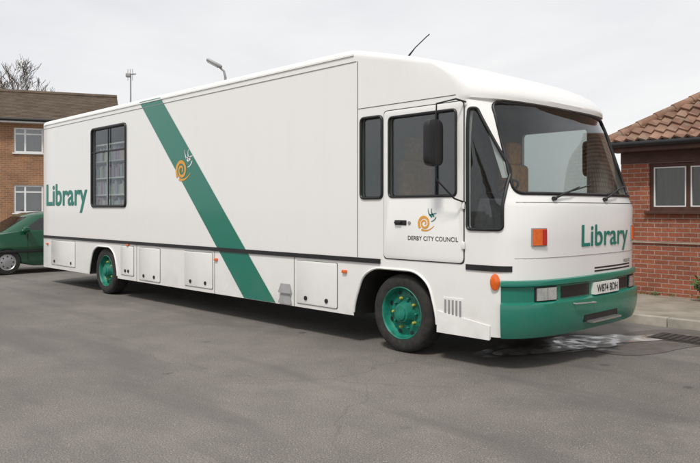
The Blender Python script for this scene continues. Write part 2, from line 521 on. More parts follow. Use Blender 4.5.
# lettering
text('lettering', 'Library', -9.62, -7.66, 1.58, 1.995, lambda a, b, c: (a, -.005, b), M_teal_text, bus, bold=.022)
text('lettering', 'Library', .98, 2.06, 1.135, 1.345, lambda a, b, c: (front_x(a, b)+.006, a, b), M_teal_text, bus, bold=.012)
text('lettering', 'DERBY CITY COUNCIL', .15, .79, 1.185, 1.228, lambda a, b, c: (a, -.016, b), M_ink, bus, bold=.006)

def ribbon(mb, pts, ws_, mapf, mi=0):
    vs = []
    for i, p in enumerate(pts):
        p = Vector(p); t = (Vector(pts[min(i+1, len(pts)-1)])-Vector(pts[max(i-1, 0)])).normalized()
        nn = Vector((-t.y, t.x))*(ws_[i] if isinstance(ws_, list) else ws_)/2
        for q in (p+nn, p-nn): vs.append(mapf(*q))
    mb.add(vs, [(2*i, 2*i+1, 2*i+3, 2*i+2) for i in range(len(pts)-1)], mi)
def bez(a, b, c, n=10):
    a, b, c = map(Vector, (a, b, c))
    return [((1-t)**2*a+2*t*(1-t)*b+t*t*c)[:] for t in [i/n for i in range(n+1)]]
def emblem(cx, cz, R, y, mats):
    f = lambda a, b: (cx+a*R, y, cz+b*R)
    mb = MB(); sp = []; sw = []
    for i in range(60):
        t = i/59; a = math.radians(-60)+t*math.radians(640); r = .10+.50*t
        sp.append((-.25+r*math.cos(a), -.25+r*math.sin(a))); sw.append(.10+.13*t)
    ribbon(mb, sp, sw, f, 0)
    ribbon(mb, bez((-.55, -.75), (.1, -1.0), (.75, -.45)), [.16-.012*i for i in range(11)], f, 0)
    ribbon(mb, bez((.15, .95), (.1, .5), (.55, .25)), [.03+.012*i for i in range(11)], f, 1)
    ribbon(mb, bez((.55, .95), (.35, .6), (.75, .3)), [.03+.012*i for i in range(11)], f, 1)
    ribbon(mb, bez((.3, .4), (.7, .5), (1.0, .55)), [.12-.008*i for i in range(11)], f, 1)
    ribbon(mb, bez((.45, -.1), (.8, -.05), (.95, .25)), [.05+.004*i for i in range(11)], f, 1)
    return mb.obj('emblem', mats, bus, None)
emblem(.40, 1.39, .125, -.0165, [M_gold, M_teal_text])
emblem(-4.27, 2.14, .25, -.0075, [M_gold, M_upvc])

def hatch(x0, x1, z0, z1):
    h = plate('storage_hatch', [rect(x0, x1, z0, z1, .02, 3)], .008, lambda a, b, c: (a, -.006+c, b), M_white, bus, bevel=.0015)
    plate('seal', [rect(x0-.007, x1+.007, z0-.007, z1+.007, .02, 3)], .002, lambda a, b, c: (a, -.0025+c, b), M_seal, h)
    for x in (x0+.17, x1-.17):
        mb = MB(); mb.lathe_y([(.026, 0), (.026, -.012), (.001, -.014)], x, -.011, z0+.07, 16, closed=False); mb.obj('latch', M_black, h)
hatch(-9.35, -8.2, .40, .88); hatch(-6.30, -5.85, .40, .88); hatch(-5.66, -4.98, .36, .88)
hatch(-4.24, -3.50, .38, .88); hatch(-1.64, -.93, .37, .88)
for (x, z) in ((-1.98, .47), (-1.98, .34)):
    mb = MB(); mb.add([(x, -.006, z), (x+.24, -.006, z), (x+.20, -.006, z+.11), (x+.02, -.006, z+.11), (x, -.035, z), (x+.24, -.035, z)],
                      [(0, 4, 5, 1), (4, 3, 2, 5), (0, 3, 4), (1, 5, 2), (0, 1, 2, 3)])
    mb.obj('vent', M_grey, bus)
mb = MB(); mb.box(.60, .84, -.006, .0, .40, .64)
for i in range(5): mb.box(.62+i*.045, .64+i*.045, -.012, -.0065, .42, .62, 1)
mb.obj('vent', [M_white, M_grey], bus)
def arch_lip(poly, nm='wheel_arch_trim'):
    pts = [p for p in poly if p[1] > .325]
    mb = MB(); mb.tube([(p[0], -.002, p[1]) for p in pts], .014, 6); mb.obj(nm, M_white, bus, 60)
arch_lip(ARF); arch_lip(ARR)
for x, z in ((-.80, .80), (-3.40, .80), (-6.05, .90), (-9.55, .80)):
    mb = MB(); mb.box(x-.035, x+.035, -.028, .0, z-.018, z+.018, b=.007); mb.obj('side_marker', M_orange, bus)
mb = MB(); mb.lathe_y([(.045, .02), (.045, -.02), (.032, -.03), (.001, -.035)], 0, 0, 0, 24, closed=False)
rp = mb.obj('side_repeater', M_orange, bus); rp.location = (1.20, side_y(1.20, .83)-.002, .83); rp.scale = (1, 1, 1.7); rp.rotation_euler = (0, 0, math.radians(25))
mb = MB()
mb.add([(.53, .006, .50), (1.15, .006, .42), (1.15, .006, .30), (.53, .006, .30), (.53, -.012, .50), (1.15, -.012, .42), (1.15, -.02, .29), (.53, -.02, .29)],
       [(0, 1, 2, 3), (4, 7, 6, 5), (0, 4, 5, 1), (3, 2, 6, 7), (0, 3, 7, 4), (1, 5, 6, 2)])
mb.obj('skirt', M_white, bus)

# bumper swept round the nose
def sweep(prof, y0, y1, z_ref, n=48):
    P = []
    for i in range(n+1):
        y = y0+(y1-y0)*i/n
        x = front_x(y, z_ref); e = .002
        ya, yb = max(y-e, .001), min(y+e, W-.001)
        xa, xb = front_x(ya, z_ref), front_x(yb, z_ref)
        t = Vector((xb-xa, yb-ya)).normalized(); nn = Vector((t.y, -t.x))
        P.append([(x+nn.x*o, y+nn.y*o, z) for o, z in prof])
    k = len(prof); vs = [q for r in P for q in r]; fs = []
    for i in range(n):
        for j in range(k):
            fs.append((i*k+j, i*k+(j+1) % k, (i+1)*k+(j+1) % k, (i+1)*k+j))
    fs += [tuple(range(k)), tuple(range(n*k, n*k+k))[::-1]]
    return vs, fs
prof = [(-.04, .845), (.02, .845), (.035, .838), (.042, .82), (.040, .795), (.03, .787), (.010, .782), (.008, .645), (.035, .636), (.052, .625), (.058, .59),
        (.056, .50), (.048, .43), (.03, .36), (.01, .315), (-.04, .31)]
vs, fs = sweep(prof, .022, W-.022, .7, 60)
bumper = mesh_obj('bumper', vs, fs, M_teal, bus, smooth=40)
def fpt(y, z, o): return (front_x(y, z)+o, y, z)
def front_box(name, y0, y1, z0, z1, o0, o1, mat, parent, n=6):
    vs = []
    for i in range(n+1):
        y = y0+(y1-y0)*i/n; x = front_x(y, .7 if z1 < 1 else (z0+z1)/2)
        vs += [(x+o0, y, z0), (x+o1, y, z0), (x+o1, y, z1), (x+o0, y, z1)]
    fs = [(0, 1, 2, 3), (4*n+3, 4*n+2, 4*n+1, 4*n)]
    for i in range(n):
        a = 4*i; c = a+4
        for j in range(4): fs.append((a+j, c+j, c+(j+1) % 4, a+(j+1) % 4))
    mb = MB(); mb.add(vs, fs); return mb.obj(name, mat, parent)
front_box('grille', .62, 1.12, .66, .77, -.01, .014, M_black, bumper)
front_box('grille', 1.74, 2.02, .66, .77, -.01, .014, M_black, bumper)
for y in (.41, W-.41):
    hl = front_box('headlight', y-.12, y+.12, .655, .770, -.02, .030, M_lens, bumper)
    front_box('headlight_surround', y-.135, y+.135, .647, .779, -.02, .020, M_black, hl)
    front_box('lens_rib', y-.006, y+.006, .658, .768, .015, .032, M_grey, hl)
np_ = front_box('number_plate', 1.17, 1.69, .650, .768, -.01, .052, M_plate, bumper, 6)
np_['label'] = 'white front registration plate with black characters'
text('lettering', 'W874 BDH', 1.205, 1.655, .672, .746, lambda a, b, c: (front_x(a, .7)+.056, a, b), M_ink, np_, bold=.010, capref='H')
front_box('bumper_opening', .95, 1.65, .40, .47, .03, .054, M_black, bumper)
st = front_box('step', 1.0, 1.6, .395, .412, .03, .12, M_alum, bumper)
mb = MB(); mb.tube([fpt(.75, .60, .06), fpt(.75, .60, .09), fpt(1.1, .585, .10), fpt(1.1, .585, .06)], .008, 6); mb.obj('tow_bracket', M_grey, bumper)
for i, z in enumerate((.868, .900)):
    front_box('grille_slot', 1.25, 2.15, z, z+.016, -.01, .004, M_black, bus)
text('lettering', 'VOLVO', 1.93, 2.15, .93, .965, lambda a, b, c: (front_x(a, b)+.005, a, b), M_ink, bus, bold=.01)
front_box('panel_joint', .10, 2.50, 1.045, 1.049, 0, .003, M_grey, bus, 30)
front_box('panel_joint', .12, 2.48, 1.56, 1.565, -.01, .004, M_seal, bus, 30)
for y in (.33, W-.33):
    ind = front_box('indicator', y-.075, y+.075, 1.165, 1.315, -.005, .022, M_orange, bus, 3)
    front_box('indicator_base', y-.085, y+.085, 1.155, 1.325, -.005, .012, M_grey, ind, 3)
    front_box('position_lens', y+.02, y+.070, 1.17, 1.31, .02, .026, M_red, ind, 2)
def wiper(y0, y1, z1):
    mb = MB(); b0 = fpt(y0, 1.60, .02); b1 = fpt((y0+y1)/2, (1.60+z1)/2+.01, .05); b2 = fpt(y1, z1, .035)
    mb.tube([b0, b1, b2], [.011, .008, .006], 6)
    pts = []
    for i in range(9):
        t = i/8; y = y1-.34+t*.62; z = z1-.075+t*.10; pts.append(fpt(y, z, .012))
    mb.tube(pts, .008, 5); mb.lathe_y([(.02, -.02), (.02, .02)], b0[0], b0[1], b0[2], 10, closed=False)
    mb.obj('wiper', M_black, bus, 60)
wiper(.55, 1.02, 1.72); wiper(1.50, 1.95, 1.73)
def mirror(yc, ysg):
    m = plate('mirror', [rpoly([(-.10, -.21), (.10, -.21), (.10, .21), (-.10, .21)], .07)], .05,
              lambda a, b, c: (.66+c, yc+a, 2.13+b), M_black, bus, bevel=.012)
    plate('mirror_glass', [rpoly([(-.085, -.19), (.085, -.19), (.085, .19), (-.085, .19)], .06)], .004,
               lambda a, b, c: (.618+c, yc+a, 2.13+b), M_alum, m)
    s = ysg; bx = .87
    mb = MB(); mb.tube([(bx, s, 2.52), (bx-.03, (s+yc)/2, 2.54), (.70, yc, 2.50), (.69, yc, 2.30), (.69, yc, 1.80), (.70, yc, 1.78), (bx-.05, (s+yc)/2, 1.60), (bx, s, 1.56)], .009, 6)
    mb.obj('mirror_arm', M_black, m, 60)
mirror(-.23, -.0); mirror(W+.23, W)
mb = MB(); mb.tube([(-.26, .45, 3.12), (-.25, .45, 3.20), (-.15, .45, 3.28), (0, .45, 3.365), (.05, .45, 3.39)], [.02, .012, .006, .006, .006], 6)
mb.obj('roof_aerial', M_black, bus)
mb = MB(); mb.box(-8.6, -8.0, .9, 1.7, 3.29, 3.36, b=.03); mb.obj('roof_vent', M_white, bus)

def wheel(cx, cy, inward=1):
    w = bpy.data.objects.new('wheel', None); COL.objects.link(w); w.parent = bus; w.location = (cx, cy, .41); w.empty_display_size = .2
    s = inward
    tp = [(.275, .0), (.30, -.008), (.34, -.012), (.375, -.006), (.398, .012), (.408, .035), (.41, .06), (.402, .063), (.402, .075), (.41, .078), (.41, .11), (.402, .113), (.402, .125), (.41, .128), (.41, .17), (.402, .172), (.402, .182), (.41, .185),
          (.408, .215), (.395, .24), (.34, .258), (.275, .25)]
    mb = MB(); mb.lathe_y([(r, y*s) for r, y in tp], 0, 0, 0, 56); mb.obj('tyre', M_rubber, w, 40)
    rp = [(.278, .02), (.278, .0), (.270, -.006), (.262, .0), (.255, .02), (.250, .065), (.235, .085), (.205, .078), (.185, .070), (.160, .072), (.130, .070), (.115, .045), (.105, .015), (.095, -.008), (.075, -.014), (.072, -.03), (.05, -.036), (.001, -.037)]
    mb = MB(); mb.lathe_y([(r, y*s) for r, y in rp], 0, 0, 0, 48, closed=False, cap0=False)
    for i in range(8):
        a = 2*math.pi*(i+.5)/8; vs = []
        for j in range(12):
            b = 2*math.pi*j/12; rr = .218+.020*math.cos(b); aa = a+.115*math.sin(b)
            vs.append((rr*math.cos(aa), .0745*s, rr*math.sin(aa)))
        mb.add(vs, [tuple(range(12))], 1)
    for i in range(10):
        a = 2*math.pi*i/10
        mb.lathe_y([(.016, .075*s), (.016, .040*s), (.009, .032*s)], .158*math.cos(a), 0, .158*math.sin(a), 6, 2 if i % 2 else 0, closed=False)
    mb.obj('rim', [M_rim, M_ink, M_nut], w, 40)
for cx in (0.0, -7.0):
    wheel(cx, .05, 1); wheel(cx, W-.05, -1)
for cx in (0, -7.0):
    mb = MB(); mb.tube([(cx, .2, .41), (cx, W-.2, .41)], .07, 10); mb.obj('axle', M_dark, bus)

# cab interior
mb = MB(); mb.box(-.80, -.74, .06, 2.54, .98, 2.96); mb.obj('partition', M_inter, bus)
vs = []
for i in range(13):
    y = .09+(W-.18)*i/12; x = front_x(y, 1.5)-.07
    vs += [(x, y, .98), (x, y, 1.56), (x-.30, y, 1.60), (x-.36, y, 1.40), (x-.36, y, .98)]
fs = []
for i in range(12):
    for j in range(5): fs.append((i*5+j, i*5+(j+1) % 5, (i+1)*5+(j+1) % 5, (i+1)*5+j))
fs += [(0, 1, 2, 3, 4), (64, 63, 62, 61, 60)]
mesh_obj('dashboard', vs, fs, M_blueseat, bus)
mb = MB(); cc = Vector((.78, .66, 1.66)); ax = Vector((-.55, 0, .83)).normalized(); u = Vector((0, 1, 0)); w = ax.cross(u)
mb.tube([cc+(u*math.cos(a)+w*math.sin(a))*.23 for a in [i/28*2*math.pi for i in range(28)]], .014, 6, closed=True)
mb.tube([cc-w*.22, cc, cc+w*.22], .012, 6); mb.tube([cc-u*.22, cc, cc+u*.22], .012, 6); mb.tube([cc, cc-ax*.4], .03, 8)
mb.obj('steering_wheel', M_black, bus)
def seat(y, mat, dx=0):
    mb = MB(); mb.box(-.25+dx, .28+dx, y-.25, y+.25, 1.30, 1.45, b=.05); mb.box(-.38+dx, -.22+dx, y-.25, y+.25, 1.38, 2.05, b=.06)
    mb.box(-.37+dx, -.26+dx, y-.14, y+.14, 2.04, 2.32, b=.045); mb.box(-.15+dx, .15+dx, y-.12, y+.12, .97, 1.31)
    mb.obj('cab_seat', mat, bus)
seat(.62, M_tan); seat(2.0, M_tan, .40)
mb = MB(); mb.add([fpt(1.35, 1.60, -.12), fpt(1.62, 1.60, -.12), fpt(1.62, 1.615, -.32), fpt(1.35, 1.615, -.32)], [(0, 1, 2, 3)]); mb.obj('paper', M_paper, bus)
def shelves(x0, x1, y0, y1, z0, z1):
    mb = MB(); nz = 5; h = (z1-z0)/nz
    for i in range(nz+1): mb.box(x0, x1, y0, y1, z0+i*h-.010, z0+i*h+.010, 0)
    for xx in (x0, (x0+x1)/2-.1, x1-.02): mb.box(xx, xx+.02, y0-.002, y1+.002, z0, z1, 0)
    for i in range(nz):
        x = x0+.03
        while x < x1-.09:
            t = random.uniform(.022, .05); hh = random.uniform(.55, .85)*h
            if random.random() > .12: mb.box(x, x+t-.003, y0+.02, y1-.01, z0+i*h+.011, z0+i*h+hh, 1)
            x += t
    return mb.obj('book_shelf', [M_paper, M_books], bus, None)
shelves(-7.9, -6.0, .09, .26, 1.15, 2.65)

# =================================================================== GROUND
def ground_mat():
    m, nt, b, o = new_mat('worn_asphalt')
    v = objco(nt)
    n1 = noise(nt, v, .22, 6, .6, .4); n2 = noise(nt, v, 1.7, 6, .65); n3 = noise(nt, v, 95, 4, .8)
    base = ramp(nt, n1, [(.3, (.130, .119, .106)), (.52, (.165, .152, .136)), (.72, (.192, .178, .160))])
    mid = ramp(nt, n2, [(.3, .82), (.7, 1.14)])
    c = mix(nt, 1, base, mid, 'MULTIPLY')
    fine = ramp(nt, n3, [(.32, .30), (.5, 1.0), (.68, 1.9)])
    c = mix(nt, 1, c, fine, 'MULTIPLY')
    vo = nt.nodes.new('ShaderNodeTexVoronoi'); vo.inputs['Scale'].default_value = 42; nt.links.new(v, vo.inputs['Vector'])
    grit = ramp(nt, vo.outputs['Distance'], [(.10, 1.0), (.22, 0.0)])
    gm = math_n(nt, 'MULTIPLY', grit, ramp(nt, noise(nt, v, 9, 3), [(.40, 0.0), (.56, .85)]))
    c = mix(nt, gm, c, (.40, .38, .34))
    mp2 = nt.nodes.new('ShaderNodeMapping'); mp2.inputs['Scale'].default_value = (.25, 1.6, 1); mp2.inputs['Rotation'].default_value = (0, 0, math.radians(-40)); nt.links.new(v, mp2.inputs[0])
    trk = ramp(nt, noise(nt, mp2.outputs[0], 1.0, 6, .6, .5), [(.52, 0.0), (.66, .45)])
    c = mix(nt, trk, c, (.09, .084, .077))
    pal = ramp(nt, noise(nt, v, .45, 6, .7, .6), [(.58, 0.0), (.70, .4)])
    c = mix(nt, pal, c, (.25, .235, .21))
    vs2 = nt.nodes.new('ShaderNodeTexVoronoi'); vs2.inputs['Scale'].default_value = 1.1; nt.links.new(v, vs2.inputs['Vector'])
    spd = math_n(nt, 'ADD', vs2.outputs['Distance'], math_n(nt, 'MULTIPLY', noise(nt, v, 12, 4), .10))
    sp = ramp(nt, spd, [(.09, .65), (.125, 0.0)])
    c = mix(nt, sp, c, (.055, .05, .047))
    mp = nt.nodes.new('ShaderNodeVectorMath'); mp.operation = 'ADD'
    nn = nt.nodes.new('ShaderNodeTexNoise'); nn.inputs['Scale'].default_value = 1.1; nn.inputs['Detail'].default_value = 6; nt.links.new(v, nn.inputs['Vector'])
    nt.links.new(v, mp.inputs[0]); nt.links.new(nn.outputs['Color'], mp.inputs[1])
    vc = nt.nodes.new('ShaderNodeTexVoronoi'); vc.feature = 'DISTANCE_TO_EDGE'; vc.inputs['Scale'].default_value = .28; nt.links.new(mp.outputs[0], vc.inputs['Vector'])
    cr = ramp(nt, vc.outputs['Distance'], [(.0, .35), (.004, 0.0)])
    cr = math_n(nt, 'MULTIPLY', cr, ramp(nt, noise(nt, v, .3, 2), [(.47, 0.0), (.57, 1.0)]))
    c = mix(nt, cr, c, (.06, .057, .053))
    nt.links.new(c, b.inputs['Base Color'])
    rr = ramp(nt, n2, [(.3, .72), (.7, .95)]); nt.links.new(rr, b.inputs['Roughness'])
    h = math_n(nt, 'ADD', n3, math_n(nt, 'MULTIPLY', grit, .6))
    bump(nt, b, h, .5, .005)
    return m
g = grid_patch('ground', lambda u, v: (-400+800*u, -400+800*v, 0), 20, 20, ground_mat(), None)
g['kind'] = 'structure'
mb = MB(); mb.box(-16, 22, 3.78, 14, -.1, .10)
pv = mb.obj('pavement', simple('pavement_tarmac', (.27, .24, .195), .95, var=.25, vscale=3, bmp=.5, bscale=70)); pv['kind'] = 'structure'
mb = MB(); x = -16
while x < 22:
    mb.box(x+.004, x+.90, 3.65, 3.778, -.1, .115, b=.012); x += .91
kb = mb.obj('kerb', M_conc); kb['kind'] = 'structure'
def blob(name, cx, cy, rx, ry, z, mat, seed, rot=0, n=72, amp=.35):
    rnd = random.Random(seed); ph = [rnd.uniform(0, 6.28) for _ in range(7)]
    vs = [(cx, cy, z)]
    for i in range(n):
        a = 2*math.pi*i/n
        k = 1+amp*sum(math.sin((j+2)*a+ph[j])/(j+2) for j in range(7))
        x = rx*k*math.cos(a); y = ry*k*math.sin(a)
        vs.append((cx+x*math.cos(rot)-y*math.sin(rot), cy+x*math.sin(rot)+y*math.cos(rot), z))
    return mesh_obj(name, vs, [(0, i+1, (i+1) % n+1) for i in range(n)], mat)
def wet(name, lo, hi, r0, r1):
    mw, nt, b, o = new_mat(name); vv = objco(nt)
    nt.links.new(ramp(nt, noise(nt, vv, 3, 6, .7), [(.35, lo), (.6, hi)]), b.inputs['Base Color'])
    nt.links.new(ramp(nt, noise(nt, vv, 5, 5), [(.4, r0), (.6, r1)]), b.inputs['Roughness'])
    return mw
pd = blob('damp_ground', 1.35, 2.25, 1.35, .62, .004, wet('damp_tarmac', (.085, .078, .07), (.12, .11, .10), .35, .7), 8, math.radians(65), amp=.45); pd['kind'] = 'structure'
pd = blob('puddle_water', 1.14, 1.95, 1.0, .30, .008, wet('wet_tarmac_painted_sheen', (.18, .17, .155), (.50, .49, .46), .12, .6), 3, math.radians(72), amp=.5); pd['kind'] = 'structure'  # puddle's pale sky reflection is painted into its base colour
dr = empty('drain_cover', (1.75, 2.95, 0), 0, 'rusty cast iron drain cover set in the tarmac', 'drain cover')
mb = MB(); mb.box(-.33, .33, -.24, .24, -.02, .010); mb.obj('frame', M_iron, dr)
mb = MB(); mb.box(-.28, .28, -.20, .20, .0105, .013)
for i in range(7): mb.box(-.27+i*.08, -.22+i*.08, -.19, .19, .0135, .018, 1)
mb.obj('grating', [M_dark, M_iron], dr)

# =================================================================== BRICK BUILDING (pantiles)
bb = empty('brick_building', (-.45, 6.1, 0), 0, 'single-storey red brick building with clay pantile hipped roof', 'building')
LB = 13.0; DB = 8.0
wall = plate('wall', [rect(0, LB, 0, 2.52), rect(.47, 1.75, 1.47, 2.25)], .25, lambda a, b, c: (a, .125+c, b), M_brickR, bb, smooth=None)
for bx in ((.0, .25, .25, DB), (LB-.25, LB, .25, DB), (.25, LB-.25, DB-.25, DB)):
    mb = MB(); mb.box(*bx, 0, 2.52); mb.obj('wall', M_brickR, bb, None)
def window(parent, x0, x1, z0, z1, y, mats, mull=(), trans=(), fw=.06, curtain=True, sill=True):
    wn = plate('window', [rect(x0, x1, z0, z1), rect(x0+fw, x1-fw, z0+fw, z1-fw)], .07, lambda a, b, c: (a, y+c, b), mats[0], parent, smooth=None)
    for m_ in mull:
        mb = MB(); mb.box(m_-fw*.5, m_+fw*.5, y-.03, y+.03, z0+fw, z1-fw); mb.obj('mullion', mats[0], wn, None)
    for t in trans:
        mb = MB(); mb.box(x0+fw, x1-fw, y-.028, y+.028, t-fw*.4, t+fw*.4); mb.obj('transom', mats[0], wn, None)
    mb = MB(); mb.box(x0+fw, x1-fw, y-.004, y+.004, z0+fw, z1-fw); mb.obj('pane', mats[1], wn, None)
    if curtain:
        n = 40; vs = []
        for i in range(n+1):
            x = x0+(x1-x0)*i/n; yy = y+.12+.02*math.sin(i*1.9)
            vs += [(x, yy, z0), (x, yy, z1)]
        mesh_obj('curtain', vs, [(2*i, 2*i+2, 2*i+3, 2*i+1) for i in range(n)], M_net, wn)
    if sill:
        mb = MB(); mb.box(x0-.05, x1+.05, y-.14, y+.02, z0-.05, z0, b=.005); mb.obj('sill', mats[0], wn, None)
    return wn
bw = window(bb, .47, 1.75, 1.47, 2.25, .07, [M_wood, M_hglass], mull=(1.08,), fw=.065)
for xa, xb in ((.537, 1.045), (1.115, 1.683)):
    plate('casement', [rect(xa, xb, 1.537, 2.183), rect(xa+.018, xb-.018, 1.555, 2.165)], .03, lambda a, b, c: (a, .05+c, b), M_upvc, bw, smooth=None)
mb = MB(); mb.box(-.10, LB+.10, -.32, -.28, 2.44, 2.60); mb.obj('fascia', M_wood, bb, None)
mb = MB(); mb.box(-.06, LB+.06, -.279, -.002, 2.44, 2.46); mb.obj('soffit', M_wood, bb, None)
mb = MB(); mb.box(.002, LB, -.02, .0, 2.255, 2.437); mb.obj('lintel', M_wood, bb, None)
mb = MB(); mb.tube([(-.12, -.37, 2.555), (LB, -.37, 2.555)], .05, 10); mb.obj('gutter', M_black, bb, 60)
mb = MB(); mb.tube([(0.03, -.02, .95), (LB, -.02, .95)], .011, 6); mb.obj('pipe', M_conc, bb, 60)
def tile_mat():
    m, nt, b, o = new_mat('clay_pantile'); v = objco(nt)
    vo = nt.nodes.new('ShaderNodeTexVoronoi'); vo.inputs['Scale'].default_value = 4.5; nt.links.new(v, vo.inputs['Vector'])
    sp = nt.nodes.new('ShaderNodeSeparateColor'); nt.links.new(vo.outputs['Color'], sp.inputs[0])
    c = ramp(nt, sp.outputs[0], [(0, (.18, .095, .065)), (.5, (.25, .14, .095)), (1, (.31, .19, .135))])
    c = mix(nt, 1, c, ramp(nt, noise(nt, v, 2.5, 6, .7), [(.3, .7), (.7, 1.2)]), 'MULTIPLY')
    c = mix(nt, ramp(nt, noise(nt, v, 7, 5), [(.54, 0.0), (.7, .6)]), c, (.20, .185, .135))
    nt.links.new(c, b.inputs['Base Color']); b.inputs['Roughness'].default_value = .9
    bump(nt, b, noise(nt, v, 45, 3), .3, .005); return m
M_tile = tile_mat()
def tiled(name, O, U, V, Nn, width, rise_len, hipL, hipR, parent, tw=.19, tl=.235, amp=.026):
    O, U, V, Nn = map(Vector, (O, U, V, Nn)); vs = []; fs = []
    rows = int(rise_len/tl)+1; K = 6; rn = random.Random(2)
    for r in range(rows):
        v0 = r*tl; v1 = min(v0+tl+.03, rise_len+.02)
        if v0 >= rise_len: break
        a0 = hipL*v0; b0 = width-hipR*v0
        if b0-a0 < tw: break
        k0 = math.floor(a0/tw*K); k1 = math.ceil(b0/tw*K)
        base = len(vs); jit = {}
        for k in range(k0, k1+1):
            x = k*tw/K; ph = (k % K)/K
            j = jit.setdefault(k//K, (rn.uniform(-.004, .006), rn.uniform(-.008, .008)))
            hgt = amp*(math.sin(ph*2*math.pi)+.35*math.sin(ph*4*math.pi))+j[0]
            xa = min(max(x, a0), b0); xb = min(max(x, hipL*v1), width-hipR*v1)
            vs.append(O+U*xa+V*(v0+j[1])+Nn*(hgt+.072)); vs.append(O+U*xb+V*v1+Nn*(hgt+.032)); vs.append(O+U*xa+V*(v0+j[1])+Nn*(hgt+.035))
        for i in range(k1-k0):
            a = base+3*i
            fs += [(a, a+3, a+4, a+1), (a+2, a+5, a+3, a)]
    return mesh_obj(name, vs, fs, M_tile, parent, fixn=False)
pit = math.radians(34); cp, sp_ = math.cos(pit), math.sin(pit)
ex0, ex1, ey0, ey1 = -.14, LB+.14, -.36, DB+.36; ze = 2.56
half = (ey1-ey0)/2; sl = half/cp; rz = ze+half*math.tan(pit)
mb = MB(); mb.add([(ex0, ey0, ze), (ex1, ey0, ze), (ex1, ey1, ze), (ex0, ey1, ze), (ex0+half, ey0+half, rz), (ex1-half, ey0+half, rz)],
                  [(0, 1, 5, 4), (1, 2, 5), (2, 3, 4, 5), (3, 0, 4), (0, 3, 2, 1)])
roof = mb.obj('roof', M_tile, bb, None)
tiled('roof_tiles', (ex0, ey0, ze), (1, 0, 0), (0, cp, sp_), (0, -sp_, cp), ex1-ex0, sl, cp, cp, roof)
tiled('roof_tiles', (ex0, ey1, ze), (0, -1, 0), (cp, 0, sp_), (-sp_, 0, cp), ey1-ey0, sl, cp, cp, roof)
mb = MB()
def ridge_run(a, b):
    a, b = Vector(a), Vector(b); L = (b-a).length; k = int(L/.32)
    for i in range(k):
        p = a+(b-a)*(i/k); q = a+(b-a)*((i+1.06)/k); mb.tube([p, q], [.10, .085], 10)
ridge_run((ex0, ey0, ze+.03), (ex0+half, ey0+half, rz+.05)); ridge_run((ex0, ey1, ze+.03), (ex0+half, ey0+half, rz+.05))
ridge_run((ex0+half, ey0+half, rz+.05), (ex1-half, ey0+half, rz+.05))
rt_ = mb.obj('ridge_tiles', M_tile, roof, 50); rt_['kind'] = 'stuff'

def leaves(mb, cx, cy, cz, rx, ry, rz_, n, size, rnd):
    for _ in range(n):
        d = Vector((rnd.gauss(0, 1), rnd.gauss(0, 1), rnd.gauss(0, 1))).normalized()*rnd.random()**.4
        p = Vector((cx+d.x*rx, cy+d.y*ry, cz+d.z*rz_))
        u = Vector((rnd.uniform(-1, 1), rnd.uniform(-1, 1), rnd.uniform(-1, 1))).normalized(); w = u.orthogonal().normalized()
        s = size*rnd.uniform(.6, 1.3)
        mb.add([p-u*s, p+w*s*.4, p+u*s, p-w*s*.4], [(0, 1, 2, 3)])
rnd = random.Random(5)
def shrub(x, y, s, n):
    e = empty('shrub', (x, y, .10), 0, 'small green shrub growing at the brick wall', 'shrub')
    mb = MB()
    for i in range(6):
        a = i*1.05; mb.tube([(0, 0, 0), (.3*s*math.cos(a), .3*s*math.sin(a), .7*s)], [.012, .004], 5)
    mb.obj('stem', M_bark, e)
    mb = MB()
    for i in range(7): leaves(mb, rnd.uniform(-.3, .3)*s, rnd.uniform(-.3, .3)*s, rnd.uniform(.3, .9)*s, .3*s, .3*s, .28*s, n, .03, rnd)
    mb.obj('foliage', M_leaf, e, None)
shrub(1.02, 5.72, .38, 90)
mb = MB()
for i in range(90):
    x = rnd.uniform(-.4, 6); leaves(mb, x, 6.05+rnd.uniform(-.06, .02), .12, .06, .04, .05, 8, .022, rnd)
wd = mb.obj('weeds', M_leaf, None, None); wd['kind'] = 'stuff'; wd['label'] = 'weeds along the foot of the brick wall'

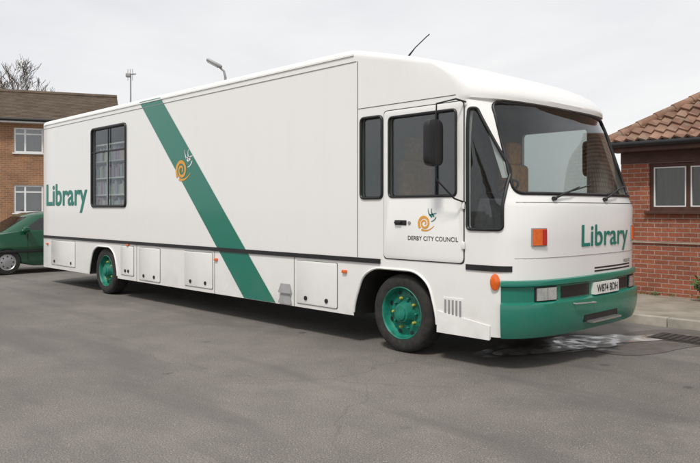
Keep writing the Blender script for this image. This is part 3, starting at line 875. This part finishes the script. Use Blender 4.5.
# =================================================================== BRICK HOUSE
def roof_mat():
    m, nt, b, o = new_mat('concrete_roof_tile'); v = objco(nt)
    c = ramp(nt, noise(nt, v, 1.6, 6, .7), [(.3, (.085, .062, .045)), (.7, (.16, .12, .088))])
    c = mix(nt, ramp(nt, noise(nt, v, 12, 4), [(.55, 0.0), (.7, .4)]), c, (.2, .18, .12))
    nt.links.new(c, b.inputs['Base Color']); b.inputs['Roughness'].default_value = .95; return m
M_rt = roof_mat()
def house(name, loc, rot, L, D, ze, zr, wins, wallmat, label, cat='house'):
    h = empty(name, loc, rot, label, cat)
    plate('wall', [rect(-L, 0, 0, ze)]+[rect(a, b, c, d) for a, b, c, d in wins], .25, lambda a, b, c: (a, .125+c, b), wallmat, h, smooth=None)
    for bx in ((-.25, 0, .25, D), (-L, -L+.25, .25, D), (-L+.25, -.25, D-.25, D)):
        mb = MB(); mb.box(*bx, 0, ze); mb.obj('wall', wallmat, h, None)
    for x in (-.25, -L):
        mb = MB(); mb.add([(x, .02, ze), (x, D-.02, ze), (x, D/2, zr-.1), (x+.25, .02, ze), (x+.25, D-.02, ze), (x+.25, D/2, zr-.1)], [(0, 1, 2), (3, 5, 4), (0, 3, 4, 1), (1, 4, 5, 2), (2, 5, 3, 0)])
        mb.obj('gable', wallmat, h, None)
    mb = MB(); ov = .35; run = D/2+ov; dz = zr-ze; k = 22
    for sgn in (0, 1):
        for i in range(k):
            t0, t1 = i/k, (i+1)/k
            y0 = -ov+run*t0; y1 = -ov+run*t1; z0 = ze-.12+(dz+.12)*t0+.035; z1 = ze-.12+(dz+.12)*t1
            z0b = z0-.035
            if sgn: y0, y1 = D-y0, D-y1
            mb.add([(-L-.15, y0, z0), (.15, y0, z0), (.15, y1, z1), (-L-.15, y1, z1), (-L-.15, y0, z0b), (.15, y0, z0b)], [(0, 1, 2, 3), (4, 5, 1, 0)])
    mb.tube([(-L-.15, D/2, zr+.02), (.15, D/2, zr+.02)], .11, 8)
    rf = mb.obj('roof', M_rt, h, None)
    mb = MB(); mb.box(-L-.1, .1, -.33, -.30, ze-.17, ze-.02); mb.obj('fascia', M_upvc, h, None)
    mb = MB(); mb.box(-L-.1, .1, -.299, -.002, ze-.17, ze-.15); mb.obj('soffit', M_upvc, h, None)
    mb = MB(); mb.tube([(-L, -.38, ze-.06), (.1, -.38, ze-.06)], .055, 8); mb.obj('gutter', M_black, h, 60)
    mb = MB(); mb.tube([(-.3, -.36, ze-.1), (-.3, -.06, ze-.4), (-.3, -.06, .1)], .035, 8); mb.obj('downpipe', M_black, h, 60)
    for a, b, c, d in wins:
        window(h, a, b, c, d, .08, [M_upvc, M_hglass], mull=((a*.62+b*.38),), trans=((c*.25+d*.75),), fw=.065)
    return h
hs = house('brick_house', (-22.2, 7.49, 0), math.radians(67), 13, 7, 5.0, 6.55,
      [(-3.8, -2.75, 3.69, 4.67), (-3.8, -2.75, 1.35, 2.44), (-1.9, -.9, 3.69, 4.67), (-8.6, -6.6, 3.6, 4.67), (-8.6, -6.6, 1.3, 2.44), (-11.9, -10.7, 3.6, 4.67)],
      M_brickL, 'two-storey brown brick house with brown tiled roof and white windows')
wl = []
for i in range(7):
    for z in (1.0, 3.9): wl.append((-27+i*3.8, -25.2+i*3.8, z, z+1.7))
house('rendered_house', (-14, -30, 0), math.radians(67+90+28), 28, 8, 6.2, 8.6, wl, M_render, 'long pale rendered two-storey building across the yard', 'building')

# =================================================================== TREE
def bare_tree(loc, H, seed, label):
    e = empty('bare_tree', loc, 0, label, 'tree'); rnd = random.Random(seed)
    tr = MB(); cr = MB()
    def grow(p, d, L, r, dep):
        n = 4; pts = [p]; q = p
        dd = d.copy()
        for i in range(n):
            dd = (dd+Vector((rnd.gauss(0, .09), rnd.gauss(0, .09), rnd.gauss(0, .05)+.03))).normalized(); q = q+dd*L/n; pts.append(q)
        rs = [r*(1-.42*i/n) for i in range(n+1)]
        (tr if dep < 2 else cr).tube(pts, rs, 7 if dep < 2 else (4 if dep < 4 else 3))
        if dep >= 7: return
        for i in range(3):
            ax = Vector((rnd.gauss(0, 1), rnd.gauss(0, 1), rnd.gauss(0, .4))).normalized()
            nd = (dd+ax*rnd.uniform(.45, .85)).normalized(); nd = (nd+Vector((0, 0, .12))).normalized()
            st = pts[-1] if i < 2 else pts[rnd.randint(2, 3)]
            grow(st, nd, L*rnd.uniform(.62, .82), max(rs[-1]*.72, .014), dep+1)
    grow(Vector((0, 0, 0)), Vector((0, 0, 1)), H*.27, H*.022, 0)
    tr.obj('trunk', M_bark, e, 60); cr.obj('crown', M_bark, e, None)
def wpos(lat, D): return (4.911+lat*.693-D*.721, -5.414+lat*.721+D*.693, 0)
bare_tree(wpos(-23.2, 45), 11.7, 11, 'bare winter tree standing behind the brick house')

# =================================================================== STREET LAMP + MAST
sl_ = empty('street_lamp', wpos(-4.45, 25), math.radians(46), 'grey street lamp with angled head behind the vehicle', 'street lamp')
mb = MB(); mb.tube([(0, 0, 0), (0, 0, 3), (0, 0, 6.2), (-.05, 0, 6.42), (-.25, 0, 6.6)], [.09, .06, .045, .04, .035], 10); mb.obj('pole', M_grey, sl_, 60)
mb = MB(); mb.box(-.30, .30, -.11, .11, -.06, .07, b=.05)
hd = mb.obj('lamp_head', M_grey, sl_, 40); hd.location = (-.40, 0, 6.70); hd.rotation_euler = (0, math.radians(28), 0)
mb = MB(); mb.box(-.24, .18, -.085, .085, -.085, -.045, b=.015); lm = mb.obj('lamp_lens', M_lens, hd)
ms = empty('aerial_mast', wpos(-9.4, 30), math.radians(46), 'thin grey mast with small aerial on top', 'aerial mast')
mb = MB(); mb.tube([(0, 0, 0), (0, 0, 7.3)], [.05, .03], 8); mb.obj('mast', M_grey, ms)
mb = MB(); mb.tube([(-.2, 0, 7.25), (.2, .1, 7.32)], .03, 6); mb.box(-.2, .0, -.08, .08, 7.15, 7.32, b=.02)
for i in range(3): mb.tube([(-.12+i*.1, 0, 7.0), (-.12+i*.1, 0, 7.5)], .012, 4)
mb.obj('aerial', M_grey, ms)

# =================================================================== GREEN CAR
car = empty('parked_car', (-11.95, 0, 0), math.radians(-90), 'dark green hatchback car parked behind the library vehicle', 'car')
CW = 1.62
wb = 2.5
def arc(cx, r, n=10): return [(cx+r*math.cos(math.pi-math.pi*i/n), .28+r*math.sin(math.pi-math.pi*i/n)) for i in range(n+1)]
outl = [(-3.20, .40), (-2.95, .26)]+arc(-wb, .34)+[(-wb+.6, .22), (-.6, .22)]+arc(0, .34)+[(.62, .24), (.74, .34), (.76, .60), (.68, .76), (.40, .86), (-.28, .96), (-.9, .97), (-2.8, .98), (-3.16, .93), (-3.24, .70)]
cbod = plate('body', [rpoly(outl, .03, 2)], CW-.08, lambda a, b, c: (a, -CW/2+c*(1-.10*max(0, (.6-b))-.06*max(0, b-.7)), b), M_car, car, bevel=.04)
def ring(z, xf, xr, hw): return [(xf, -CW/2+hw*.86, z), (xf-.25, -CW/2+hw, z), (xr+.15, -CW/2+hw, z), (xr, -CW/2+hw*.88, z), (xr, -CW/2-hw*.88, z), (xr+.15, -CW/2-hw, z), (xf-.25, -CW/2-hw, z), (xf, -CW/2-hw*.86, z)]
R = [ring(.95, .10, -3.14, .76), ring(1.34, -.55, -2.95, .65), ring(1.41, -.75, -2.82, .58), ring(1.44, -1.05, -2.6, .40)]
vs = [p for r in R for p in r]; fs = []
for i in range(3):
    for j in range(8): fs.append((i*8+j, i*8+(j+1) % 8, (i+1)*8+(j+1) % 8, (i+1)*8+j))
fs.append(tuple(range(24, 32)))
mesh_obj('roof', vs, fs, M_car, car, smooth=50)
for sgn in (1, -1):
    def P(x, t, off=.008):
        hw = .76+(.65-.76)*t; z = .95+.39*t
        return (x, -CW/2+sgn*(hw+off), z)
    for (xa, xb, xc, xd) in ((-.30, -1.30, -1.30, -.78), (-1.38, -2.25, -2.25, -1.38), (-2.32, -2.86, -2.72, -2.32)):
        mesh_obj('side_window', [P(xa, .10), P(xb, .10), P(xc, .90), P(xd, .90)], [(0, 1, 2, 3)], M_cglass, car)
mesh_obj('windscreen', [(.065+.012, -CW/2+.60, .98), (.065+.012, -CW/2-.60, .98), (-.52+.014, -CW/2-.52, 1.32), (-.52+.014, -CW/2+.52, 1.32)], [(0, 1, 2, 3)], M_cglass, car)
mesh_obj('rear_window', [(-3.15, -CW/2+.58, .99), (-3.15, -CW/2-.58, .99), (-2.98, -CW/2-.5, 1.31), (-2.98, -CW/2+.5, 1.31)], [(0, 1, 2, 3)], M_cglass, car)
mb = MB(); mb.box(-3.1, .72, .003, .02, .50, .56, b=.004); mb.obj('rubbing_strip', M_black, car)
for x in (-1.35, -.45):
    mb = MB(); mb.box(x, x+.01, -.004, .004, .30, .93); mb.obj('door_joint', M_seal, car)
mb = MB(); mb.box(-1.28, -1.13, .0, .03, .78, .815, b=.008); mb.obj('door_handle', M_black, car)
mb = MB(); mb.box(-.45, -.31, .0, .17, .97, 1.09, b=.03); mb.obj('wing_mirror', M_car, car)
mb = MB(); mb.box(.60, .775, -.30, -.06, .58, .70, b=.02); mb.obj('headlight', M_lens, car)
mb = MB(); mb.box(.60, .775, -CW+.06, -CW+.30, .58, .70, b=.02); mb.obj('headlight', M_lens, car)
mb = MB(); mb.box(-3.26, -3.1, -.2, -.03, .66, .86, b=.02); mb.obj('tail_light', M_red, car)
for cx in (0, -wb):
    for sd, y in ((-1, -.005), (1, -CW+.005)):
        w_ = bpy.data.objects.new('wheel', None); COL.objects.link(w_); w_.parent = car; w_.location = (cx, y, .29); w_.empty_display_size = .2
        mb = MB(); mb.lathe_y([(.19, 0), (.25, -.008*sd), (.28, 0), (.29, .03*sd), (.29, .14*sd), (.27, .17*sd), (.19, .17*sd)], 0, 0, 0, 32); mb.obj('tyre', M_rubber, w_)
        mb = MB(); mb.lathe_y([(.195, .01*sd), (.18, .0), (.165, .015*sd), (.08, -.004*sd), (.001, -.008*sd)], 0, 0, 0, 28, closed=False, cap0=False)
        for i in range(8):
            a = i*math.pi/4; mb.lathe_y([(.018, .014*sd), (.018, .002*sd)], .125*math.cos(a), 0, .125*math.sin(a), 8, 1, closed=False)
        mb.obj('hubcap', [M_hubcap, M_ink], w_)

# =================================================================== SKY, SUN, CAMERA
sd_ = Vector((.30, -.62, 1.0)).normalized()
el = math.asin(sd_.z); az = math.atan2(sd_.x, sd_.y)
wld = bpy.data.worlds.new('World'); S.world = wld; wld.use_nodes = True
nt = wld.node_tree; nt.nodes.clear()
o = nt.nodes.new('ShaderNodeOutputWorld'); bg = nt.nodes.new('ShaderNodeBackground'); bg.inputs[1].default_value = .1
sky = nt.nodes.new('ShaderNodeTexSky'); sky.sky_type = 'NISHITA'; sky.sun_disc = False; sky.sun_elevation = el; sky.sun_rotation = az
tc = nt.nodes.new('ShaderNodeTexCoord'); mp = nt.nodes.new('ShaderNodeMapping'); mp.inputs['Scale'].default_value = (1, 1, 3.2)
nt.links.new(tc.outputs['Generated'], mp.inputs[0])
n = noise(nt, mp.outputs[0], 1.6, 7, .55, .3)
sc = nt.nodes.new('ShaderNodeVectorMath'); sc.operation = 'SCALE'
cl = ramp(nt, n, [(.32, (.68, .695, .73)), (.5, (.79, .79, .80)), (.68, (.88, .877, .865))])
nt.links.new(cl, sc.inputs[0]); sc.inputs['Scale'].default_value = 11.2
nt.links.new(mix(nt, .94, sky.outputs[0], sc.outputs[0]), bg.inputs[0]); nt.links.new(bg.outputs[0], o.inputs[0])

sun = bpy.data.lights.new('sun', 'SUN'); sun.energy = 2.35; sun.angle = math.radians(10); sun.color = (1, .955, .89)
so = bpy.data.objects.new('sun', sun); COL.objects.link(so); so.rotation_euler = sd_.to_track_quat('Z', 'Y').to_euler()

cam = bpy.data.cameras.new('camera'); cam.lens = 36; cam.sensor_width = 36; cam.shift_y = -.032; cam.clip_end = 2000; cam.clip_start = .05
co = bpy.data.objects.new('camera', cam); COL.objects.link(co)
co.location = (4.911, -5.414, 1.5); co.rotation_euler = (math.radians(90), 0, math.atan2(.721, .693))
S.camera = co
S.view_settings.view_transform = 'Standard'; S.view_settings.look = 'None'; S.view_settings.exposure = 0
